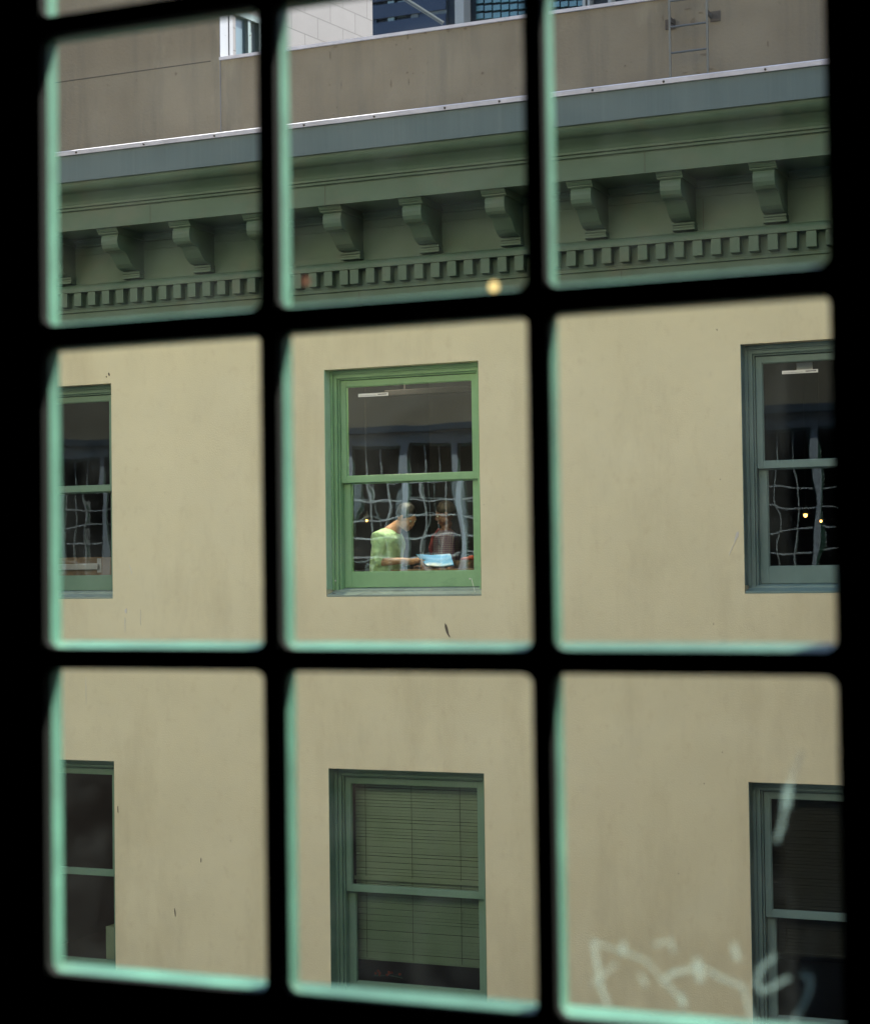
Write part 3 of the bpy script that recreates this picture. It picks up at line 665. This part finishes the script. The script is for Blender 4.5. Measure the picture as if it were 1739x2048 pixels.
def person(loc, label, J, head_c, yaw, pitch, skin, hairm, shirtm, sleeves=1.35, hands=True, tie=False, bulk=1.0):
    root = thing('person', loc, label, 'person')
    J = {k: Vector(v) for k, v in J.items()}
    H = Matrix.Translation(head_c) @ Matrix.Rotation(yaw, 4, 'Z') @ Matrix.Rotation(pitch, 4, 'Y')
    lerp = lambda a, b, t: a+(b-a)*t
    nodes = [(J['pelvis'], (.14, .12)), (J['belly'], (.13, .105)), (J['chest'], (.135, .11)), (lerp(J['chest'], J['neck'], .6), (.10, .08)), (J['neck'], .055), (H @ Vector((-.02, 0, -.06)), .052)]
    edges = [(0, 1), (1, 2), (2, 3), (3, 4), (4, 5)]
    for s in 'rl':
        k = len(nodes); nodes += [(J[s+'sh'], .060), (lerp(J[s+'sh'], J[s+'el'], .5), .050), (J[s+'el'], .042), (lerp(J[s+'el'], J[s+'wr'], .35), .042), (J[s+'wr'], .028), (J[s+'ha'], .030)]
        edges += [(3, k), (k, k+1), (k+1, k+2), (k+2, k+3), (k+3, k+4), (k+4, k+5)]
        k = len(nodes); nodes += [(J[s+'hip'], .085), (J[s+'kn'], .06), (J[s+'an'], .04), (J[s+'to'], .035)]
        edges += [(0, k), (k, k+1), (k+1, k+2), (k+2, k+3)]
    vs, fs = skin_verts(nodes, edges)
    b = MB(); b.add(vs, fs)
    # head: forward +x, up +z
    b.ell((-.012, 0, .015), (.098, .076, .100), 0, H); b.ell((.030, 0, -.055), (.062, .056, .062), 0, H)
    b.ell((.066, 0, -.092), (.026, .030, .022), 0, H); b.ell((.086, 0, -.062), (.018, .028, .016), 0, H)
    b.ell((.095, 0, -.018), (.020, .013, .020), 0, H); b.ell((.088, 0, .005), (.014, .010, .028), 0, H); b.ell((.074, 0, .028), (.020, .052, .014), 0, H)
    for s in (-1, 1):
        b.ell((.060, s*.040, -.030), (.030, .022, .028), 0, H); b.ell((-.005, s*.078, -.010), (.018, .010, .032), 0, H)
        b.ell((.030, s*.052, -.06), (.05, .018, .035), 0, H)
    if hands:
        for s, sg in (('r', -1), ('l', 1)):
            wv = (J[s+'ha']-J[s+'wr']).normalized(); up_ = Vector((0, 0, 1)); sd_ = wv.cross(up_).normalized()
            pc = J[s+'ha']+wv*.02
            for q, (ln, off) in enumerate(((.070, -.030), (.080, -.010), (.076, .010), (.060, .028))):
                st_ = pc+up_*off*-1+wv*.02
                b.tube([st_, st_+wv*ln*.5+sd_*.008*sg, st_+wv*ln*.85+sd_*.022*sg], [.009, .008, .0065], 8)
            b.tube([J[s+'ha'], J[s+'ha']+wv*.03+up_*.032, J[s+'ha']+wv*.06+up_*.040], [.012, .010, .008], 8)
    body = b.build('body', skin, root, smooth=True, mods=remesh(.0065))
    for s in (-1, 1):
        MB().ell((.081, s*.030, .006), (.011, .013, .009), 0, H, 12, 8).ell((.0895, s*.030, .006), (.005, .0055, .0055), 1, H, 10, 6).build('eye', ['white', 'ink'], root, smooth=True)
    MB().ell((.101, 0, -.060), (.006, .022, .005), 0, H).build('mouth', mat('lips', (.30, .10, .09), .5), root, smooth=True)
    hb = MB(); n0 = 22; m0 = 14; HM = H
    vs = []; fs = []
    for i in range(m0+1):
        th = math.pi*.5*1.28*i/m0
        for j in range(n0):
            ph = 2*math.pi*j/n0
            lim = 1.0
            front = max(0, math.cos(ph))
            t = th*(1-.42*front**1.5)
            rr = 1+.035*math.sin(5*ph+3*th)+random.uniform(-.02, .02)
            p = Vector((-.014-.010+.106*math.sin(t)*math.cos(ph)*rr, .083*math.sin(t)*math.sin(ph)*rr, .022+.108*math.cos(t)*rr))
            vs.append(HM @ p)
    for i in range(m0):
        for j in range(n0): fs.append((i*n0+j, (i+1)*n0+j, (i+1)*n0+(j+1) % n0, i*n0+(j+1) % n0))
    hb.add(vs, fs)
    def solid(o):
        s = o.modifiers.new('thick', 'SOLIDIFY'); s.thickness = .012; s.offset = -1
    hb.build('hair', hairm, root, smooth=True, mods=solid)
    # shirt
    nodes = [(lerp(J['pelvis'], J['belly'], .2), (.165, .145)), (J['belly'], (.172*bulk, .138*bulk)), (J['chest'], (.165*bulk, .140*bulk)), (lerp(J['chest'], J['neck'], .6), (.125*bulk, .10*bulk)), (lerp(J['chest'], J['neck'], .93), .070)]
    edges = [(0, 1), (1, 2), (2, 3), (3, 4)]
    for s in 'rl':
        k = len(nodes); e2 = lerp(J[s+'el'], J[s+'wr'], .22)
        nodes += [(J[s+'sh'], .085), (lerp(J[s+'sh'], J[s+'el'], .5), .078), (J[s+'el'], .070), (e2, .062)]
        edges += [(3, k), (k, k+1), (k+1, k+2), (k+2, k+3)]
    vs, fs = skin_verts(nodes, edges)
    MB().add(vs, fs).build('shirt', shirtm, root, smooth=True, mods=remesh(.010))
    nodes = [(J['pelvis'], (.16, .14))]; edges = []
    for s in 'rl':
        k = len(nodes); nodes += [(J[s+'hip'], .10), (J[s+'kn'], .078), (lerp(J[s+'kn'], J[s+'an'], .9), .055)]; edges += [(0, k), (k, k+1), (k+1, k+2)]
    vs, fs = skin_verts(nodes, edges)
    MB().add(vs, fs).build('trousers', 'trouser', root, smooth=True, mods=remesh(.014))
    if tie:
        c = J['chest']; nk = J['neck']; dirv = Vector((math.cos(yaw), math.sin(yaw), 0))
        MB().tube([nk+dirv*.07, lerp(nk, c, .4)+dirv*.135, c+dirv*.16, J['belly']+dirv*.165], [.016, .020, .030, .034], 6).build('tie', mat('dark red tie', (.16, .015, .03), .6), root)
    return root, H
FZ = -.75
zp = lambda a, b, Y: Z1(a, b, Y)
Y1 = 16.32
J1 = dict(pelvis=zp(660, 1210, Y1), belly=zp(665, 1040, Y1), chest=zp(690, 800, Y1), neck=zp(778, 572, Y1),
          rsh=zp(615, 690, Y1-.17), rel=zp(585, 945, Y1-.20), rwr=zp(890, 925, Y1-.16), rha=zp(985, 945, Y1-.12),
          lsh=zp(760, 720, Y1+.17), lel=zp(780, 960, Y1+.22), lwr=zp(960, 930, Y1+.12), lha=zp(1020, 925, Y1+.10))
hp = J1['pelvis']
for s, dy in (('r', -.10), ('l', .10)):
    J1[s+'hip'] = hp+Vector((.12, dy, -.02)); J1[s+'kn'] = Vector((hp.x+.48, hp.y+dy*1.3, FZ+.50)); J1[s+'an'] = Vector((hp.x+.50, hp.y+dy*1.3, FZ+.10)); J1[s+'to'] = Vector((hp.x+.66, hp.y+dy*1.3, FZ+.05))
hc1 = zp(885, 482, Y1)
person((hp.x, hp.y, FZ), 'dark haired person in a light green shirt bent over an open pale blue book', J1, hc1, rad(-12), rad(36), 'skin', 'hair', 'shirt', bulk=1.18)
Y2 = 17.7
J2 = dict(pelvis=zp(1300, 1190, Y2), belly=zp(1298, 1020, Y2), chest=zp(1292, 800, Y2), neck=zp(1290, 600, Y2),
          rsh=zp(1265, 680, Y2+.16), rel=zp(1260, 950, Y2+.2), rwr=zp(1100, 1010, Y2-.4), rha=zp(1040, 1015, Y2-.45),
          lsh=zp(1300, 690, Y2-.16), lel=zp(1320, 960, Y2-.2), lwr=zp(1350, 1010, Y2-.35), lha=zp(1300, 1015, Y2-.42))
hp2 = J2['pelvis']
for s, dx in (('r', -.10), ('l', .10)):
    J2[s+'hip'] = hp2+Vector((dx, -.12, -.02)); J2[s+'kn'] = Vector((hp2.x+dx*1.3, hp2.y-.30, FZ+.50)); J2[s+'an'] = Vector((hp2.x+dx*1.3, hp2.y-.30, FZ+.10)); J2[s+'to'] = Vector((hp2.x+dx*1.3, hp2.y-.44, FZ+.05))
person((hp2.x, hp2.y, FZ), 'person in a purple gingham shirt and dark red tie, deeper in the room', J2, zp(1275, 450, Y2), rad(-150), rad(22), 'skin_dim', 'hair_dim', 'gingham', tie=True)

# table, book, clutter
tz_ = Z1(1100, 1010, 16.3).z
tb = thing('table', (-6.75, 16.5, FZ), 'dark brown wooden table behind the middle window, under the open book', 'table')
tx0, tx1 = Z1(800, 1000, 16.3).x, Z1(1640, 1000, 16.3).x
MB().box(tx0, tx1, 16.12, 17.0, tz_-.035, tz_-.003).build('tabletop', 'wood', tb, bevel=.004)
for xx in (tx0+.05, tx1-.1):
    for yy in (16.16, 16.92): MB().box(xx, xx+.05, yy, yy+.05, FZ, tz_-.036).build('leg', 'wood', tb)
bkk = thing('open_book', Z1(1170, 970, 16.25), 'open book with pale blue pages held over the table', 'book')
q = [Z1(1085, 972, 16.16), Z1(1365, 968, 16.22), Z1(1330, 855, 16.40), Z1(978, 860, 16.36)]
mid0, mid1 = (q[0]+q[1])/2+Vector((0, -.015, -.012)), (q[2]+q[3])/2+Vector((0, -.015, -.012))
th = Vector((0, .010, -.010))
MB().hexa([q[0], mid0, mid1, q[3]]+[v+th for v in (q[0], mid0, mid1, q[3])]).build('page_block', 'bluepaper', bkk)
MB().hexa([mid0, q[1], q[2], mid1]+[v+th for v in (mid0, q[1], q[2], mid1)]).build('page_block', 'bluepaper', bkk)
th2 = th*1.05
MB().hexa([v+th2 for v in (q[0], mid0, mid1, q[3])]+[v+th*1.6 for v in (q[0], mid0, mid1, q[3])]).hexa([v+th2 for v in (mid0, q[1], q[2], mid1)]+[v+th*1.6 for v in (mid0, q[1], q[2], mid1)]).build('cover', 'navy', bkk)
# chair of the reader
ch = thing('chair', (hp.x-.05, hp.y, FZ), 'dark chair under the person in the green shirt', 'chair')
MB().box(hp.x-.25, hp.x+.25, hp.y-.24, hp.y+.24, FZ+.36, FZ+.40).build('seat', 'trouser', ch, bevel=.01)
MB().box(hp.x-.30, hp.x-.262, hp.y-.22, hp.y+.22, FZ+.45, FZ+.78).build('backrest', 'trouser', ch, bevel=.01)
for dx in (-.24, .22):
    for dy in (-.22, .2): MB().tube([(hp.x+dx, hp.y+dy, FZ), (hp.x+dx, hp.y+dy, FZ+.359)], .014, 8).build('leg', 'metal', ch)
for dy in (-.2, .2): MB().tube([(hp.x-.28, hp.y+dy, FZ+.38), (hp.x-.28, hp.y+dy, FZ+.5)], .012, 8).build('back_post', 'metal', ch)
bs = thing('basket', Z1(1490, 1000, 16.4), 'brown wicker basket with red cloth at the right end of the table', 'basket')
c = Z1(1490, 1010, 16.42); c.z = tz_
MB().tube([c+Vector((0, 0, 0)), c+Vector((0, 0, .05)), c+Vector((0, 0, .075))], [.095, .115, .118], 16).build('bowl', 'card', bs, smooth=False)
MB().ell(c+Vector((.03, -.03, .085)), (.07, .05, .022)).ell(c+Vector((.06, .0, .10)), (.04, .04, .02)).build('cloth', 'red', bs, smooth=True)
M['bulb'] = emit('warm bulb', (1, .46, .10), 1.3)
def pendant(p, ztop, label, power=0, rr=.012):
    o = thing('pendant_lamp', (p.x, p.y, ztop), label, 'lamp', 'pendant lamps hanging in the dark rooms')
    MB().tube([(p.x, p.y, ztop), (p.x, p.y, p.z+.07)], .003, 6).build('cord', 'ink', o)
    MB().tube([(p.x, p.y, p.z+.09), (p.x, p.y, p.z+.07), (p.x, p.y, p.z+.01)], [.012, .02, .05], 14).build('lamp_shade', 'ink', o)
    MB().ell(p, (rr, rr, rr*1.2)).build('bulb', 'bulb', o, smooth=True)
    if power:
        l = bpy.data.lights.new('added_fill_light', 'POINT'); l.energy = power; l.color = (1, .82, .6); l.shadow_soft_size = .06  # fill light, only in the added lamp above the reader
        lo = bpy.data.objects.new('added_fill_light', l); C.objects.link(lo); lo.parent = o; lo.location = Vector((p.x, p.y-.02, p.z-.03))-o.location
pendant(W(733, 1041, 18.2), 2.45, 'small amber pendant lamp glowing deep in the room left of the reading man', 0)
pendant(W(1610, 1030, 17.0), 2.45, 'brighter warm pendant lamp glowing behind the right sash window', 0, .018)
pendant(W(1641, 1042, 18.6), 2.45, 'fainter warm pendant lamp farthest right behind the right sash window', 0, .012)
pendant(Vector((-7.75, 16.55, 2.08)), 2.45, 'added unseen pendant lamp high above the reading table, brightening the reader', 34, .03)  # added out of sight above the glass to brighten the reader

# sticker strip on the middle upper pane and its twin on the right window
def strip(px0, py0, px1, py1, h, label):
    a, b = W(px0, py0, D+.186), W(px1, py1, D+.186)
    o = thing('sticker', a, label, 'sticker')
    mb = MB(); mb.box(a.x, b.x, D+.1865, D+.1885, a.z-h/2, a.z+h/2); mb.build('strip', 'white', o)
    mk_ = MB(); Lx = b.x-a.x
    for k in range(9):
        x_ = a.x+Lx*(.66+.033*k); mk_.box(x_, x_+Lx*.024, D+.1855, D+.1864, a.z-h*.12, a.z+h*.2)
    for k in range(20):
        x_ = a.x+Lx*(.04+.028*k); mk_.box(x_, x_+Lx*.016, D+.1855, D+.1864, a.z-h*.22, a.z-h*.1)
    mk_.build('print', 'ink', o)
strip(716, 791, 776, 788, .030, 'white printed sticker strip across the top of the middle window glass')
strip(1563, 745, 1635, 744, .028, 'pale sticker strip at the top of the right window glass')
# clutter inside left and right windows
def crate(px0, px1, pyb, pyt, Y, dep, mm, label, name='cardboard_box', cat='box'):
    a, b = W(px0, pyb, Y), W(px1, pyt, Y)
    o = thing(name, ((a.x+b.x)/2, Y, a.z), label, cat)
    MB().box(a.x, b.x, Y, Y+dep, a.z, b.z).build('box' if cat == 'box' else 'panel', mm, o, bevel=.004)
    return o, a, b
zs = ROWS[0]+.09
o, a, b = crate(60, 232, 1153, 1116, D+.34, .35, 'card', 'wide cardboard box lying behind the lower left pane of the left window')
MB().box(a.x-.004, b.x+.004, D+.335, D+.5, b.z+.002, b.z+.012).build('flap', 'card', o)
MB().box(a.x, a.x+.03, D+.3365, D+.339, a.z, b.z).box(b.x-.22, b.x-.17, D+.3365, D+.339, a.z+.03, b.z).build('tape', 'flash', o)
o, a2, b2 = crate(60, 195, 1141, 1127, D+.305, .02, 'flash', 'white paper sheets leaning on the cardboard box in the left window', 'papers', 'paper')
o = thing('window_ledge_shelf', (a.x+.5, D+.5, FZ), 'low dark shelf carrying the cardboard box behind the left window', 'shelf')
MB().box(a.x-.3, b.x+.1, D+.405, D+.85, a.z-.04, a.z-.002).build('shelf_board', 'wood', o)
for xx in (a.x-.28, b.x+.04): MB().box(xx, xx+.04, D+.42, D+.84, FZ, a.z-.041).build('side_panel', 'wood', o)
crate(212, 240, 1930, 1855, D+.40, .3, 'blind', 'pale green carton standing at the lower right behind the bottom left window', 'carton', 'carton')
# posters/cards in the right window top
a, b = W(1590, 742, D+.3), W(1622, 723, D+.3)
MB().box(a.x, b.x, D+.34, D+.345, a.z, b.z).build('paper_notice', 'paper')
tag(bpy.data.objects['paper_notice'], 'small pale notice hanging at the top of the right window', 'notice')
# fluorescent batten under the ceiling of the reading room
a, b = W(770, 787, D+1.2), W(945, 776, D+1.2)
lt = thing('ceiling_batten', ((a.x+b.x)/2, D+1.2, 2.44), 'unlit ceiling batten, coloured near black for shade, behind the middle window', 'ceiling light')
MB().box(a.x, b.x+.5, D+1.17, D+1.25, a.z-.03, a.z+.03).build('housing', 'roomdark', lt, bevel=.01)  # near-black colour stands in for shade on housing and hangers
for xx in (a.x+.2, b.x): MB().box(xx, xx+.02, D+1.2, D+1.22, a.z+.031, 2.44).build('hanger', 'roomdark', lt)

# ---------------------------------------------------------------- venetian blinds
def blind(x, z, mm, zbot, label, tilt=62):
    o = thing('venetian_blind', (x+WW/2, D+.33, z+HGT[z]-.1), label, 'blind')
    xa, xb = x+.10, x+WW-.10; zt_ = z+HGT[z]-.08
    MB().box(xa, xb, D+.31, D+.35, zt_-.03, zt_).build('headrail', mm, o, bevel=.003)
    s = MB(); zz = zt_-.05; k = 0
    while zz > zbot+.02:
        c_, s_ = math.cos(rad(tilt)), math.sin(rad(tilt)); w = .0135; j = random.uniform(-.002, .002); dz = random.uniform(-.003, .003)
        pts = [(D+.33-w*c_, zz-w*s_+j), (D+.33, zz+.0022+j), (D+.33+w*c_, zz+w*s_+j)]
        vs = []
        for xx, d in ((xa+.01, 0), (xb-.01, dz)): vs += [(xx, y, z_+d) for y, z_ in pts]+[(xx, y+.0006, z_+d-.0008) for y, z_ in pts]
        s.add(vs, [(0, 1, 7, 6), (1, 2, 8, 7), (3, 9, 10, 4), (4, 10, 11, 5), (0, 6, 9, 3), (2, 5, 11, 8), (0, 3, 4, 1), (1, 4, 5, 2), (6, 7, 10, 9), (7, 8, 11, 10)])
        zz -= .0285
    s.build('slats', mm, o)
    if mm == 'blind': MB().box(xa+.005, xb-.005, D+.292, D+.306, -2.835, -2.80).build('middle_rail', 'blind', o, bevel=.003)
    for fx in (.09, .44, .80):
        xx = xa+(xb-xa)*fx; MB().tube([(xx, D+.311, zt_-.03), (xx, D+.311, zbot+.01)], .0022, 5).build('ladder_cord', 'seam', o)
    MB().box(xa+.01, xb-.01, D+.318, D+.342, zbot-.012, zbot+.012).build('bottom_rail', mm, o, bevel=.003)
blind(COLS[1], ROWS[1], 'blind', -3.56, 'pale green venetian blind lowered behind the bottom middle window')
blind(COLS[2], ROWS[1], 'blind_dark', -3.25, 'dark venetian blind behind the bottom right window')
fp = thing('flowers', (-7.3, D+.28, -3.795), 'small red flowers lying on the inner sill of the bottom middle window', 'flowers')
c = W(775, 1950, D+.29)
for i in range(9):
    d = Vector((random.uniform(-.14, .14), random.uniform(-.02, .02), random.uniform(-.01, .03)))
    MB().ell(c+d, (.014, .012, .012), 0, None, 8, 5).build('bloom', 'red', fp, smooth=True)
MB().tube([c+Vector((-.14, 0, -.02)), c+Vector((0, .01, -.005)), c+Vector((.15, 0, -.02))], .004, 6).build('stem', 'cornice', fp)
# unseen towers added to close the sky slot on both sides of the near building
tl_ = thing('tower', (-42, -3, GZ), 'added unseen brown tower blocking sky beyond the left end of the near building', 'tower')
MB().box(-54, -34.5, -14, 1.2, GZ, 30).build('wall', 'brick', tl_)
tr_ = thing('tower', (14, -3, GZ), 'added unseen brown tower blocking sky beyond the right end of the near building', 'tower')
MB().box(8.6, 26, -14, 1.2, GZ, 30).build('wall', 'brick', tr_)

# unseen added blocks across the street, east of the cream building, whose shade cuts the sun off the near wall below and beside this window
t3 = thing('tower', (12, 22, GZ), 'added unseen sun-blocking mid height block beyond the right end of the cream building', 'tower')
MB().box(5.2, 19.0, 16.0, 24, GZ, 28.0).build('wall', 'brick', t3)
t4 = thing('tower', (28, 22, GZ), 'added unseen sun-blocking tallest pale block east of the mid height block', 'tower')
MB().hexa([Vector(q) for q in ((19.2, 16, GZ), (40, 16, GZ), (40, 16, 70), (19.2, 16, 70), (37.5, 30, GZ), (46, 30, GZ), (46, 30, 70), (37.5, 30, 70))]).build('wall', 'olive', t4)
